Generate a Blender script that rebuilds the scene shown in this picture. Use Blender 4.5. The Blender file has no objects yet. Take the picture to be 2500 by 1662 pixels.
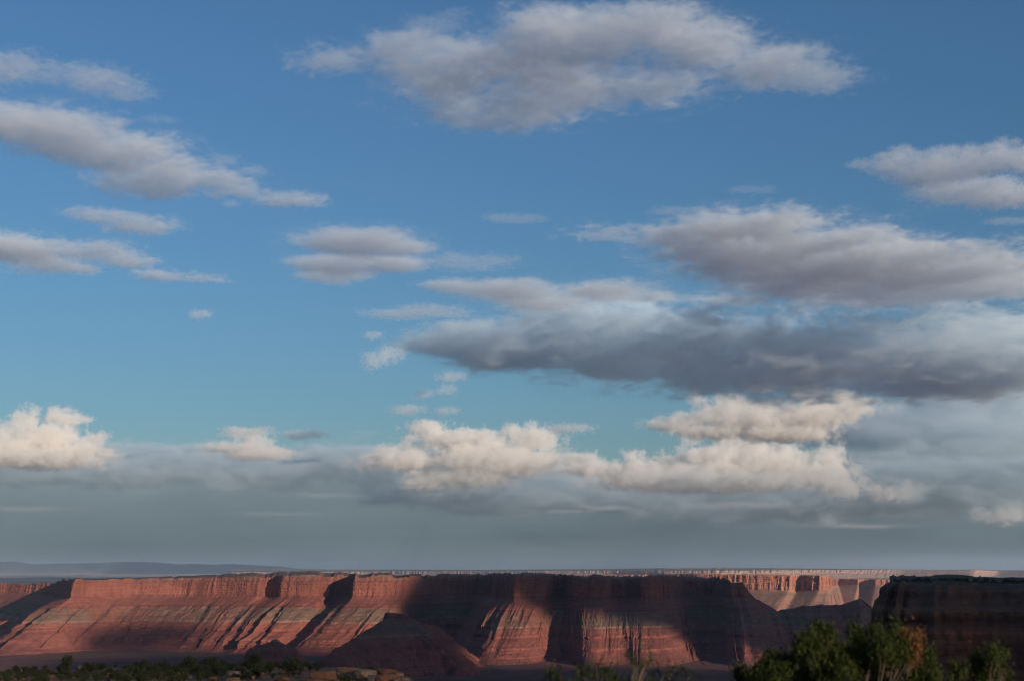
import bpy, math, random
import numpy as np
from mathutils import Vector, Matrix

S = bpy.context.scene
COL = S.collection
# ------------------------------------------------------------------ camera
F = 3630.0                                   # focal length in photo pixels (2500 wide)
PITCH, ROLL = math.radians(8.75), math.radians(-0.22)
cd = bpy.data.cameras.new('camera')
cam = bpy.data.objects.new('camera', cd)
COL.objects.link(cam)
S.camera = cam
cd.angle = 2 * math.atan(1250 / F)
cd.clip_start, cd.clip_end = 0.5, 500000
cd.dof.use_dof, cd.dof.focus_distance = True, 6000
cd.dof.aperture_fstop = cd.lens / 1000 / 0.03
RC = Matrix.Rotation(math.radians(90) + PITCH, 3, 'X') @ Matrix.Rotation(ROLL, 3, 'Z')
cam.matrix_world = RC.to_4x4()
# ------------------------------------------------------------------ sky and sun
SUN_EL, SUN_AZ = math.radians(11.0), math.radians(140.0)
W = bpy.data.worlds.new("World")
S.world = W
W.use_nodes = True
wt = W.node_tree
sk = wt.nodes.new('ShaderNodeTexSky')
sk.sky_type, sk.sun_disc = 'NISHITA', False
sk.sun_elevation, sk.sun_rotation, sk.altitude = SUN_EL, SUN_AZ, 1800
sk.air_density, sk.dust_density, sk.ozone_density = 1.5, 3.0, 5.6
wt.links.new(sk.outputs[0], wt.nodes['Background'].inputs[0])
wt.nodes['Background'].inputs[1].default_value = 0.103
sl = bpy.data.lights.new('sun', 'SUN')
so = bpy.data.objects.new('sun', sl)
COL.objects.link(so)
SV = Vector((math.sin(SUN_AZ) * math.cos(SUN_EL), math.cos(SUN_AZ) * math.cos(SUN_EL), math.sin(SUN_EL)))
so.rotation_euler = (-SV).to_track_quat('-Z', 'Y').to_euler()
sl.energy, sl.angle, sl.color = 4.9, math.radians(0.5), (1.0, 0.89, 0.76)
vs = S.view_settings
vs.view_transform, vs.look, vs.gamma, vs.use_curve_mapping, vs.exposure = 'Standard', 'None', 1.0, False, 0.0
cy = S.cycles
cy.use_denoising = True
cy.filter_width = 1.15
cy.max_bounces, cy.diffuse_bounces, cy.volume_bounces, cy.transparent_max_bounces = 12, 3, 10, 12
cy.volume_step_rate = 2.0
cy.volume_max_steps = 256
cy.use_adaptive_sampling, cy.adaptive_threshold = True, 0.03

# ------------------------------------------------------------------ helpers
def ray(px, py):
    return RC @ Vector((px - 1250, 831 - py, -F))
def at(px, py, dist):                        # the point on the pixel's ray at forward distance dist
    d = ray(px, py)
    return d * (dist / d.y)
def tag(o, label=None, cat=None, group=None, kind=None):
    if label: o['label'] = label
    if cat: o['category'] = cat
    if group: o['group'] = group
    if kind: o['kind'] = kind
    return o
_rs = np.random.RandomState(11)
_P = np.concatenate([_rs.permutation(256)] * 3)
_G = _rs.normal(size=(256, 3)); _G /= np.linalg.norm(_G, axis=1)[:, None]
def perlin(x, y, z=0.0):
    x, y, z = np.broadcast_arrays(np.asarray(x, float), np.asarray(y, float), np.asarray(z, float))
    xi, yi, zi = np.floor(x).astype(int), np.floor(y).astype(int), np.floor(z).astype(int)
    xf, yf, zf = x - xi, y - yi, z - zi
    fade = lambda t: t * t * t * (t * (t * 6 - 15) + 10)
    u, v, w = fade(xf), fade(yf), fade(zf)
    r = 0
    for dx in (0, 1):
        for dy in (0, 1):
            for dz in (0, 1):
                h = _P[_P[_P[(xi + dx) & 255] + ((yi + dy) & 255)] + ((zi + dz) & 255)]
                g = _G[h]
                d = g[..., 0] * (xf - dx) + g[..., 1] * (yf - dy) + g[..., 2] * (zf - dz)
                r = r + d * (u if dx else 1 - u) * (v if dy else 1 - v) * (w if dz else 1 - w)
    return r * 1.6
def fbm(x, y, z=0.0, o=4, rough=0.5):
    r, a = 0, 1.0
    for k in range(o):
        r = r + a * perlin(np.asarray(x) * 2 ** k + 7.7 * k, np.asarray(y) * 2 ** k, np.asarray(z) * 2 ** k)
        a *= rough
    return r
def ridged(x, y, z=0.0):
    return 1 - 2 * np.abs(perlin(x, y, z))
def smoothstep(a, b, x):
    t = np.clip((x - a) / (b - a), 0, 1)
    return t * t * (3 - 2 * t)
def grid_mesh(name, V, mat, flip=False, smooth=False):
    """V: rows x cols x 3"""
    r, c, _ = V.shape
    me = bpy.data.meshes.new(name)
    me.vertices.add(r * c)
    me.vertices.foreach_set('co', V.reshape(-1).astype(np.float32))
    i = (np.arange(r - 1)[:, None] * c + np.arange(c - 1)[None, :]).reshape(-1)
    q = np.stack([i, i + 1, i + c + 1, i + c], 1)
    if flip: q = q[:, ::-1]
    n = len(q)
    me.loops.add(n * 4); me.polygons.add(n)
    me.loops.foreach_set('vertex_index', q.reshape(-1).astype(np.int32))
    me.polygons.foreach_set('loop_start', np.arange(n, dtype=np.int32) * 4)
    me.update(calc_edges=True); me.validate()
    me.polygons.foreach_set('use_smooth', np.full(n, smooth))
    me.materials.append(mat)
    o = bpy.data.objects.new(name, me)
    COL.objects.link(o)
    return o
def mesh_obj(name, verts, faces, mat, parent=None, smooth=False):
    me = bpy.data.meshes.new(name)
    me.from_pydata([tuple(v) for v in verts], [], faces)
    me.materials.append(mat)
    if smooth: me.polygons.foreach_set('use_smooth', [True] * len(me.polygons))
    o = bpy.data.objects.new(name, me)
    COL.objects.link(o)
    if parent: o.parent = parent
    return o
# ------------------------------------------------------------------ materials
class NT:
    def __init__(s, t): s.t = t
    def n(s, k, **kw):
        x = s.t.nodes.new(k)
        for a, b in kw.items(): setattr(x, a, b)
        return x
    def put(s, i, v):
        if isinstance(v, (int, float, tuple, Vector)): i.default_value = v
        else: s.t.links.new(v, i)
    def m(s, op, a, b=None, c=None):
        x = s.n('ShaderNodeMath', operation=op)
        for i, v in enumerate((a, b, c)):
            if v is not None: s.put(x.inputs[i], v)
        return x.outputs[0]
    def v(s, op, a, b=None):
        x = s.n('ShaderNodeVectorMath', operation=op)
        s.put(x.inputs[0], a)
        if b is not None: s.put(x.inputs[1], b)
        return x.outputs['Value'] if op in ('LENGTH', 'DOT_PRODUCT') else x.outputs[0]
    def noise(s, vec, scale, detail=4, rough=.55, dist=0.0):
        x = s.n('ShaderNodeTexNoise')
        s.put(x.inputs['Vector'], vec)
        x.inputs['Scale'].default_value, x.inputs['Detail'].default_value = scale, detail
        x.inputs['Roughness'].default_value, x.inputs['Distortion'].default_value = rough, dist
        return x.outputs[0]
    def ramp(s, fac, stops, interp='LINEAR'):
        x = s.n('ShaderNodeValToRGB'); s.put(x.inputs[0], fac)
        cr = x.color_ramp; cr.interpolation = interp
        while len(cr.elements) < len(stops): cr.elements.new(0.5)
        for e, (p, c) in zip(cr.elements, stops):
            e.position = p; e.color = (*c, 1) if len(c) == 3 else c
        return x.outputs[0]
    def rng(s, v, a, b, c=0.0, d=1.0):
        x = s.n('ShaderNodeMapRange'); s.put(x.inputs[0], v)
        for i, k in enumerate((a, b, c, d)): x.inputs[i + 1].default_value = k
        return x.outputs[0]
    def mix(s, fac, a, b, mode='MIX'):
        x = s.n('ShaderNodeMix', data_type='RGBA', blend_type=mode)
        s.put(x.inputs[0], fac)
        for i, v in ((6, a), (7, b)):
            if isinstance(v, tuple): x.inputs[i].default_value = (*v, 1) if len(v) == 3 else v
            else: s.t.links.new(v, x.inputs[i])
        return x.outputs[2]
def new_mat(name, rough=0.95):
    m = bpy.data.materials.new(name); m.use_nodes = True
    b = m.node_tree.nodes['Principled BSDF']
    b.inputs['Roughness'].default_value = rough
    b.inputs['Specular IOR Level'].default_value = 0.15
    return m, NT(m.node_tree), b
def strata_mat(name, stops, z0, z1, veg=(0.075, 0.075, 0.045), vegamt=0.85, warp=8.0, fine=0.5, bump=3.0, patch_mix=0.0):
    """rock layers by height above sea level, plants on flat ground"""
    m, t, b = new_mat(name)
    g = t.n('ShaderNodeNewGeometry'); p = g.outputs['Position']
    sx = t.n('ShaderNodeSeparateXYZ'); t.put(sx.inputs[0], p)
    w = t.noise(p, 1 / 260.0, 4)
    z = t.m('ADD', sx.outputs[2], t.m('MULTIPLY', t.m('SUBTRACT', w, .5), warp * 2))
    f = t.rng(z, z0, z1)
    c = t.ramp(f, [((s_[0] - z0) / (z1 - z0), s_[1]) for s_ in stops])
    c = t.mix(t.rng(t.noise(p, 1 / 380., 3), .42, .62, 0.0, patch_mix), c, RED)
    lay = t.noise(t.v('MULTIPLY', p, (1 / 350., 1 / 350., 1 / 7.)), 1.0, 5, .65)        # thin beds
    c = t.mix(fine, c, t.ramp(lay, [(.3, (.45, .45, .47)), (.5, (.95, .95, .95)), (.7, (1.35, 1.3, 1.25))]), 'MULTIPLY')
    ver = t.noise(t.v('MULTIPLY', p, (1 / 28., 1 / 28., 1 / 170.)), 1.0, 4, .6)          # varnish streaks
    c = t.mix(.45, c, t.ramp(ver, [(.35, (.6, .57, .6)), (.6, (1.1, 1.1, 1.1))]), 'MULTIPLY')
    bl = t.noise(p, 1 / 55., 6, .65)
    c = t.mix(.5, c, t.ramp(bl, [(.3, (.62, .6, .6)), (.7, (1.3, 1.3, 1.28))]), 'MULTIPLY')
    sn = t.n('ShaderNodeSeparateXYZ'); t.put(sn.inputs[0], g.outputs['True Normal'])
    vn = t.noise(p, 1 / 30., 5, .7)
    fl = t.m('MULTIPLY', t.rng(sn.outputs[2], .972, .992), t.m('MULTIPLY', t.rng(vn, .36, .56), vegamt))
    c = t.mix(fl, c, veg)
    t.put(b.inputs['Base Color'], c)
    bp = t.n('ShaderNodeBump'); bp.inputs['Strength'].default_value = .7; bp.inputs['Distance'].default_value = bump
    t.put(bp.inputs['Height'], t.m('ADD', bl, t.m('MULTIPLY', lay, .8))); t.put(b.inputs['Normal'], bp.outputs[0])
    return m
RED, TAN, GREY, PALE = (.225, .072, .047), (.235, .10, .065), (.15, .092, .06), (.25, .155, .10)
STRATA = [(-450, (0.190, 0.064, 0.049)), (-400, (0.209, 0.067, 0.049)), (-350, (0.246, 0.080, 0.056)), (-330, (0.209, 0.064, 0.046)), (-300, (0.253, 0.088, 0.058)), (-286, (0.240, 0.080, 0.058)), (-283, PALE), (-276, (0.209, 0.109, 0.073)),
          (-262, GREY), (-240, (0.190, 0.102, 0.067)), (-218, GREY), (-210, (0.214, 0.090, 0.065)), (-206, (0.139, 0.046, 0.036)), (-198, (0.228, 0.075, 0.053)), (-150, (0.240, 0.080, 0.056)),
          (-146, (0.170, 0.056, 0.044)), (-135, (0.259, 0.088, 0.058)), (-70, RED), (-60, (0.183, 0.069, 0.053)), (-48, TAN), (-38, (0.209, 0.090, 0.065)), (-28, (0.265, 0.133, 0.094)), (0, (0.240, 0.117, 0.087))]
M_MESA = strata_mat('red_sandstone_layers', STRATA, -450, 0, fine=.45, patch_mix=.75, warp=11)
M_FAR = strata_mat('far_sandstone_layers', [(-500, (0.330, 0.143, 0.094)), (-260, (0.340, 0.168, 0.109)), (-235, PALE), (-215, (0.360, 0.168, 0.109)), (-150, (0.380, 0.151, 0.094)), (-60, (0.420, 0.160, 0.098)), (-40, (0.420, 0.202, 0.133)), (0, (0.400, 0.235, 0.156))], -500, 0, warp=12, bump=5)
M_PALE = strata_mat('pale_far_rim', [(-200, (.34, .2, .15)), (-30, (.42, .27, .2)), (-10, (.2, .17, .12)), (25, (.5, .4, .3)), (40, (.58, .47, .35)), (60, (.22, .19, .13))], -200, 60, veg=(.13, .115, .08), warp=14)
# ------------------------------------------------------------------ the land
def gsm(a, k):
    if k < 1: return a
    w = np.exp(-0.5 * (np.arange(-3 * k, 3 * k + 1) / k) ** 2); w /= w.sum()
    return np.convolve(np.pad(a, 3 * k, mode='edge'), w, 'valid')
def sweep(name, ctrl, wtab, mat, ds, rows, zfoot, cliff_z, rib, flute, hump=None, back=3500, smooth=(3, 8), apron=900, seed=0, backz=None, flute_left=1.0, soft_low=0.0, rimvar=0.0, ledge=0.0):
    """a cliff wall between a rim line and a foot line. ctrl: rim_px, rim_py, rim_dist, foot_px, foot_dist"""
    rim = np.array([at(c[0], c[1], c[2] * 1000) for c in ctrl])
    foot = np.array([at(c[3], 1600, c[4] * 1000) for c in ctrl])
    seg = np.maximum(np.linalg.norm(np.diff(rim[:, :2], axis=0), axis=1), np.linalg.norm(np.diff(foot[:, :2], axis=0), axis=1))
    s = np.concatenate([[0], np.cumsum(seg)])
    u = np.arange(0, s[-1], ds)
    I = lambda a: np.interp(u, s, a)
    R = np.stack([gsm(I(rim[:, 0]), smooth[0]), gsm(I(rim[:, 1]), smooth[0]), gsm(I(rim[:, 2]), smooth[0])], 1)
    Ft = np.stack([gsm(I(foot[:, k]), smooth[1]) for k in (0, 1)], 1)
    d = Ft - R[:, :2]
    Rs = np.stack([gsm(R[:, k], 38) for k in (0, 1)], 1)
    dn = d / np.linalg.norm(d, axis=1)[:, None]
    fm = np.interp(I(np.array([c[0] for c in ctrl], float)), [900, 1180], [flute_left, 1.0])
    zt, wt_ = np.array([a[0] for a in wtab], float), np.array([a[1] for a in wtab], float)
    W_ = lambda z: np.interp(-z, -zt, wt_)
    V = []
    zr = R[:, 2] + 2.0 * fbm(u / 60, seed, 3.3) - rimvar * smoothstep(.05, .3, perlin(u / 190, seed, 7.1)) - rimvar * .6 * smoothstep(.1, .35, perlin(u / 70, seed, 2.1))
    # the top behind the rim
    nb = 14
    for j in range(nb, 0, -1):
        k = (j / nb) ** 2.2
        q = R[:, :2] / np.linalg.norm(R[:, :2], axis=1)[:, None]
        h = np.zeros_like(u) if hump is None else np.interp(u, s, [hump(c[0]) for c in ctrl])
        bz = h * np.sin(min(1, k * 2.2) * math.pi / 2) + 3.5 * fbm(u / 90, k * 30, seed) * min(1, j / 3)
        if backz is not None: bz = bz + np.interp(u, s, [backz(c[0]) for c in ctrl]) * k
        V.append(np.concatenate([R[:, :2] + q * (back * k), (zr + bz)[:, None]], 1))
    for j in range(rows + 1):
        f = j / rows
        z = zr + (zfoot - zr) * f
        w0 = W_(zr)
        w = (W_(z) - w0) / np.maximum(1e-3, 1 - w0)
        kb = (soft_low * smoothstep(25, -70, z - cliff_z))[:, None]
        xy = R[:, :2] * (1 - kb) + Rs * kb
        xy = xy + (Ft - xy) * w[:, None]
        below = smoothstep(0, -90, z - cliff_z)
        cl = 1 - smoothstep(5, -25, z - cliff_z)
        fade = 1 - .8 * smoothstep(zfoot + 60, zfoot, z)
        a = rib * below * fade * (ridged(u / 170 + .25 * perlin(u / 90, z / 140, 3.), seed + .3, z / 900) * .8 + (ridged(u / 70 + .3 * perlin(u / 50, z / 80, 8.), seed + 5.1, z / 400) * .5 + .2 * ridged(u / 27, 1.7, z / 90)) * (.15 + .95 * smoothstep(-.1, .35, perlin(u / 260, z / 260, 4.)))) * (.3 + 1.1 * smoothstep(-.3, .4, perlin(u / 420, seed, 9.1)))
        a = a + 7 * below * fbm(u / 90, z / 60, seed + 3.3, 4)
        a = a + flute * fm * cl * (ridged(u / 75, seed + 2.2, z / 700) * .8 + ridged(u / 30, seed + 8.2, z / 300) * .5 + .3 * perlin(u / 12, z / 40, seed)) * (.5 + .7 * smoothstep(-.3, .4, perlin(u / 300, 4.4, seed)))
        a = a + flute * .22 * perlin(u / 160, z / 9.0, 2.5 + seed) + 1.5 * fbm(u / 20, z / 14, seed + 1.0, 3)
        a = a + ledge * below * (smoothstep(-.05, .3, perlin(z / 13., u / 330, seed + 6.)) * (.4 + smoothstep(-.2, .3, perlin(u / 45, z / 40, 1.3)))) + ledge * .5 * perlin(u / 9, z / 9, 4.2)
        a = a * min(1, j / 2.0)
        V.append(np.concatenate([xy + dn * a[:, None], z[:, None] + 1.2 * perlin(u / 25, z / 10, 5.)[:, None]], 1))
    last = V[-1]
    for k in (.25, .6, 1.0):
        V.append(np.concatenate([last[:, :2] + dn * apron * k, np.full_like(u, zfoot - 14 * k)[:, None] + 3 * fbm(u / 130, k * 5, seed)[:, None]], 1))
    return grid_mesh(name, np.array(V), mat, flip=True)

# one sheet of ground out to the horizon
def ground_z(x, y):
    r = np.hypot(x, y)
    z = -440 + 275 * smoothstep(22500, 28000, r + 2500 * fbm(x / 9000, y / 9000, 1.1, 2))
    z = z + 9 * fbm(x / 900, y / 900, .3, 4) * smoothstep(300, 2000, r) + 35 * smoothstep(.1, .35, fbm(x / 9000, y / 9000, 4.4, 3)) * smoothstep(28000, 33000, r)
    return z
rr = np.concatenate([[60], np.geomspace(700, 100000, 330)]); aa = np.concatenate([np.linspace(-25, 25, 420), np.linspace(26, 334, 120)]) * math.pi / 180
gx, gy = rr[:, None] * np.sin(aa)[None, :], rr[:, None] * np.cos(aa)[None, :]
mg, t, b = new_mat('desert_floor')
p = t.n('ShaderNodeNewGeometry').outputs['Position']
big = t.noise(t.v('MULTIPLY', p, (1 / 9000., 1 / 2600., 0)), 1.0, 6, .6)
sm_ = t.noise(p, 1 / 120., 6, .65)
c = t.ramp(big, [(.32, (.2, .16, .115)), (.45, (.36, .25, .18)), (.54, (.42, .25, .17)), (.60, (.68, .52, .39)), (.70, (.36, .24, .17))])
c = t.mix(.6, c, t.ramp(sm_, [(.3, (.55, .55, .55)), (.7, (1.35, 1.3, 1.25))]), 'MULTIPLY')
sz = t.n('ShaderNodeSeparateXYZ'); t.put(sz.inputs[0], p)
red = t.mix(1.0, (.17, .066, .048), t.ramp(sm_, [(.3, (.55, .55, .55)), (.7, (1.35, 1.3, 1.25))]), 'MULTIPLY')
c = t.mix(t.rng(sz.outputs[2], -405, -330), red, c)
t.put(b.inputs['Base Color'], c)
o = grid_mesh('ground', np.stack([gx, gy, ground_z(gx, gy)], 2), mg, flip=False)
tag(o, 'red desert floor of the canyon running out to the far plain', 'ground', kind='structure')

WT = [(20, 0), (-28, 0), (-34, .006), (-60, .02), (-66, .035), (-140, .06), (-150, .075), (-204, .26), (-209, .262), (-278, .46), (-286, .468), (-318, .575), (-330, .585), (-370, .74), (-381, .75), (-415, .88), (-440, 1.0)]
main = [(-420, 1424, 10.6, -620, 9.8), (-150, 1422, 10.4, -280, 9.7), (20, 1421, 10.2, -110, 9.5), (135, 1421, 9.9, -75, 9.0), (150, 1413, 8.9, -60, 8.3), (185, 1412, 8.6, -25, 7.95),
        (215, 1411, 8.75, 60, 8.05), (330, 1411, 9.0, 200, 8.4), (450, 1410, 9.05, 330, 8.45), (560, 1407, 8.95, 430, 8.3), (640, 1405, 8.85, 500, 8.2), (655, 1405, 8.96, 530, 8.2), (672, 1405, 8.96, 545, 8.2), (690, 1404, 8.8, 560, 8.1),
        (760, 1403, 8.75, 610, 8.05), (815, 1403, 8.75, 650, 8.05), (826, 1403, 8.95, 672, 8.12), (858, 1403, 8.93, 690, 8.1), (868, 1403, 8.5, 700, 7.85), (930, 1403, 8.5, 790, 7.85), (1000, 1404, 8.55, 880, 7.95), (1035, 1405, 8.75, 940, 8.3),
        (1075, 1404, 9.2, 1010, 8.7), (1170, 1402, 9.3, 1085, 8.75), (1205, 1401, 8.5, 1105, 7.7), (1235, 1401, 8.0, 1140, 7.15), (1260, 1401, 7.85, 1190, 7.0), (1335, 1402, 7.95, 1290, 7.1), (1352, 1403, 8.15, 1325, 7.3), (1372, 1403, 8.15, 1390, 7.4),
        (1395, 1403, 7.9, 1405, 7.2), (1450, 1404, 7.8, 1420, 6.85), (1482, 1405, 7.75, 1450, 6.8), (1496, 1405, 8.05, 1500, 7.0), (1530, 1406, 8.05, 1540, 6.95), (1570, 1406, 7.85, 1570, 6.85), (1620, 1407, 7.95, 1640, 6.9), (1650, 1408, 8.3, 1690, 7.2), (1675, 1409, 8.8, 1722, 7.4),
        (1745, 1410, 8.8, 1770, 7.25), (1762, 1411, 8.3, 1790, 7.0), (1780, 1419, 8.0, 1810, 6.9), (1815, 1420, 7.95, 1850, 6.95), (1828, 1437, 8.0, 1880, 7.0), (1842, 1455, 8.05, 1900, 7.05), (1862, 1472, 8.1, 1925, 7.1),
        (1890, 1486, 8.15, 1950, 7.2), (1925, 1486, 8.15, 1980, 7.2), (1960, 1476, 8.15, 2000, 7.2), (2040, 1473, 8.2, 2070, 7.3), (2078, 1469, 8.2, 2100, 7.3), (2092, 1460, 8.2, 2115, 7.3), (2104, 1460, 8.2, 2125, 7.3), (2112, 1470, 8.2, 2135, 7.3),
        (2150, 1490, 8.3, 2190, 7.4), (2300, 1500, 8.4, 2330, 7.5), (2700, 1500, 8.6, 2730, 7.7)]
def main_hump(px):
    return float(np.interp(px, [-500, 140, 330, 480, 720, 900, 1030, 1080, 1092, 1110, 1260, 1700, 1800, 1830], [0, 0, 2, 12, 27, 16, 10, 10, 18, 8, 8, 5, 0, -20]))
o = sweep('mesa', main, WT, M_MESA, 4.5, 104, -436, -150, 60, 13, hump=main_hump, back=2600, seed=1.5, flute_left=.5, soft_low=.85, rimvar=9.0, ledge=7.0,
          backz=lambda px: float(np.interp(px, [-500, 130, 160, 1790, 1830], [-40, -40, -6, -10, -330])))
tag(o, 'long red layered mesa wall across the canyon, partly in cloud shadow', 'mesa', kind='structure')

far = [(1380, 1404, 15.6, 1380, 14.8), (1600, 1401, 15.0, 1590, 14.3), (1700, 1400, 14.4, 1685, 13.6), (1780, 1401, 14.2, 1745, 13.3), (1860, 1402, 14.0, 1810, 13.1), (1930, 1403, 13.9, 1880, 12.9), (1950, 1403, 14.1, 1905, 13.0), (2000, 1404, 13.8, 1960, 12.8), (2022, 1405, 13.9, 2035, 12.9),
       (2030, 1411, 16.5, 2060, 14.6), (2045, 1412, 18.5, 2065, 17.3), (2095, 1412, 18.2, 2085, 17.2), (2105, 1413, 18.9, 2105, 17.6), (2125, 1413, 18.9, 2120, 17.6), (2135, 1413, 18.1, 2130, 17.2), (2230, 1414, 18.0, 2235, 17.1), (2300, 1415, 19.0, 2300, 18), (2420, 1416, 22, 2420, 21), (2460, 1411, 21, 2460, 20), (2800, 1412, 21, 2800, 20)]
WF = [(30, 0), (-110, .01), (-130, .04), (-190, .06), (-215, .13), (-440, 1.0)]
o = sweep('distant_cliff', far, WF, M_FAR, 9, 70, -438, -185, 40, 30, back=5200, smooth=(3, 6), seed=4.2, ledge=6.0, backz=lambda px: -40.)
tag(o, 'sunlit pink cliff far behind the saddle on the right', 'cliff', kind='structure')
rim3 = [(560, 1389, 34, 560, 33), (900, 1389, 33, 900, 32.2), (1150, 1390, 31, 1150, 30), (1320, 1389, 29, 1325, 28.3), (1500, 1388, 28, 1500, 27.2), (1620, 1385.5, 26.5, 1625, 25.9), (1740, 1384.5, 26, 1740, 25.2), (1900, 1386, 26, 1905, 25.4), (2050, 1388, 27, 2050, 26.1), (2200, 1390, 28, 2200, 27.2), (2330, 1391.5, 28, 2335, 27.3), (2380, 1390, 28, 2380, 27.2), (2440, 1393, 30, 2440, 29), (2800, 1393, 30, 2800, 29)]
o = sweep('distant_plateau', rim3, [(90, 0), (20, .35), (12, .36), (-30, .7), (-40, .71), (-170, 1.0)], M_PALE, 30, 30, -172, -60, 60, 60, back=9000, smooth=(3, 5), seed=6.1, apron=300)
tag(o, 'pale far plateau rim along the horizon', 'plateau', kind='structure')
# blue hills on the left horizon
hx = np.linspace(-500, 900, 220)
prof = np.interp(hx, [-500, 0, 35, 75, 90, 150, 230, 300, 330, 400, 440, 470, 520, 560, 600, 690, 720, 900], [1372, 1366, 1364, 1372, 1373, 1371, 1369, 1366, 1365, 1369, 1373, 1371, 1374, 1372, 1374, 1380, 1386, 1390])
prof = 1390 - (1390 - prof) * .8
HV = []
for k in np.linspace(0, 1, 30):
    row = []
    for a_, p_ in zip(hx, prof):
        top = at(a_, p_, 72000); base = -170
        w = math.sin(k * math.pi) ** .8
        nn = float(fbm(a_ / 60, k * 3, 2.2, 4))
        row.append((top.x * (.96 + .08 * k), 72000 * (.96 + .08 * k), base + (top.z - base) * max(0, w * (1 + .12 * nn * (1 - w)))))
    HV.append(row)
o = grid_mesh('hills', np.array(HV), strata_mat('far_hill_rock', [(-200, (.3, .2, .16)), (0, (.12, .11, .1)), (400, (.07, .08, .08))], -200, 400, veg=(.06, .07, .06), warp=60), flip=True, smooth=True)
tag(o, 'low blue hills on the left horizon', 'hills', kind='structure')

# butte in front of the wall
def patch(name, x0, x1, y0, y1, n, m, fz, mat):
    X, Y = np.meshgrid(np.linspace(x0, x1, n), np.linspace(y0, y1, m))
    return grid_mesh(name, np.stack([X, Y, fz(X, Y)], 2), mat)
def seg_h(X, Y, pts, k, cap, capr):
    z = np.full(X.shape, -1e9)
    for (a, b_) in zip(pts[:-1], pts[1:]):
        ab = np.array([b_.x - a.x, b_.y - a.y]); L2 = ab @ ab
        tt = np.clip(((X - a.x) * ab[0] + (Y - a.y) * ab[1]) / L2, 0, 1)
        dx, dy = X - a.x - tt * ab[0], Y - a.y - tt * ab[1]
        ang = np.arctan2(dy, dx)
        dd = np.hypot(dx, dy)
        dd = dd * (1 + (.22 * ridged(ang * 2.1 + a.x, tt * 3, 1.) + .16 * ridged(ang * 5.3, dd / 160, 2.) + .07 * ridged(ang * 13, dd / 70, 3.)) * smoothstep(20, 120, dd)) + 9 * fbm(X / 40, Y / 40, 0, 4)
        h = a.z + (b_.z - a.z) * tt
        zz = h - cap * smoothstep(capr, capr + 12, dd) - k * np.maximum(0, dd - capr)
        z = np.maximum(z, zz)
    return z
def terr(z):
    for lev, hgt in ((-283, 14), (-330, 12), (-378, 14)):
        z = z + hgt * .5 * (smoothstep(lev - 3, lev + 3, z) - .5) * np.exp(-((z - lev) / 26) ** 2)
    return z
PK = [at(952, 1494, 6700), at(985, 1497, 6720), at(1030, 1521, 6900), at(1062, 1526, 7000), at(1100, 1552, 7150)]
PL = [at(952, 1503, 6690), at(880, 1548, 6450), at(820, 1584, 6250)]
def butte_z(X, Y):
    z = np.maximum(seg_h(X, Y, PK[:2], .50, 40, 22), np.maximum(seg_h(X, Y, PK[1:], .62, 18, 5), seg_h(X, Y, PL, .55, 5, 4)))
    return terr(np.maximum(z, -470))
o = patch('butte', PK[0].x - 700, PK[0].x + 800, 6000, 7500, 220, 220, butte_z, M_MESA)
tag(o, 'dark pyramid shaped butte with a flat cap in front of the mesa wall', 'butte', kind='structure')
DM = [at(640, 1570, 6150), at(668, 1564, 6150), at(700, 1572, 6200)]
o = patch('knoll', DM[0].x - 400, DM[0].x + 500, 5700, 6700, 130, 130, lambda X, Y: terr(np.maximum(seg_h(X, Y, DM, .75, 4, 12) + 10 * fbm(X / 70, Y / 70, 3), -470)), M_MESA)
tag(o, 'low rounded dark knoll left of the pyramid butte', 'knoll', kind='structure')

# the dark mesa on the right
rm = [(2420, 1416, 3.6, 2330, 3.6), (2310, 1418, 2.6, 2170, 2.6), (2215, 1420, 2.05, 2060, 2.0), (2172, 1421, 1.86, 1990, 1.80), (2176, 1420, 1.78, 2005, 1.68), (2215, 1419, 1.74, 2150, 1.5), (2320, 1420, 1.72, 2300, 1.5), (2420, 1423, 1.7, 2400, 1.45), (2560, 1424, 1.66, 2560, 1.4), (2900, 1426, 1.7, 2900, 1.45), (3600, 1430, 2.0, 3600, 1.7)]
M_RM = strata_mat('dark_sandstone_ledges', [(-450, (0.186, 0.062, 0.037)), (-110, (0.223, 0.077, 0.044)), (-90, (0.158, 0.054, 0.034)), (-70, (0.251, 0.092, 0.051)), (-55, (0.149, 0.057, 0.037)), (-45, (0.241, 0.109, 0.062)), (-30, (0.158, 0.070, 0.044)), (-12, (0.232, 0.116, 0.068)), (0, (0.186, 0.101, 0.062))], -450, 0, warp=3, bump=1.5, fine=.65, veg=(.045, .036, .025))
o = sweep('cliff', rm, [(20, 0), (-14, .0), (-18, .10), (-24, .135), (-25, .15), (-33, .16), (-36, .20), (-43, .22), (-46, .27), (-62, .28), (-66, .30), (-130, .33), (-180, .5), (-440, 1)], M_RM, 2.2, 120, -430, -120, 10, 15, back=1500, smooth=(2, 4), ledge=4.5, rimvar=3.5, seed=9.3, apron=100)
tag(o, 'near dark mesa cliff with stepped ledges at the right edge', 'cliff', kind='structure')

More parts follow.
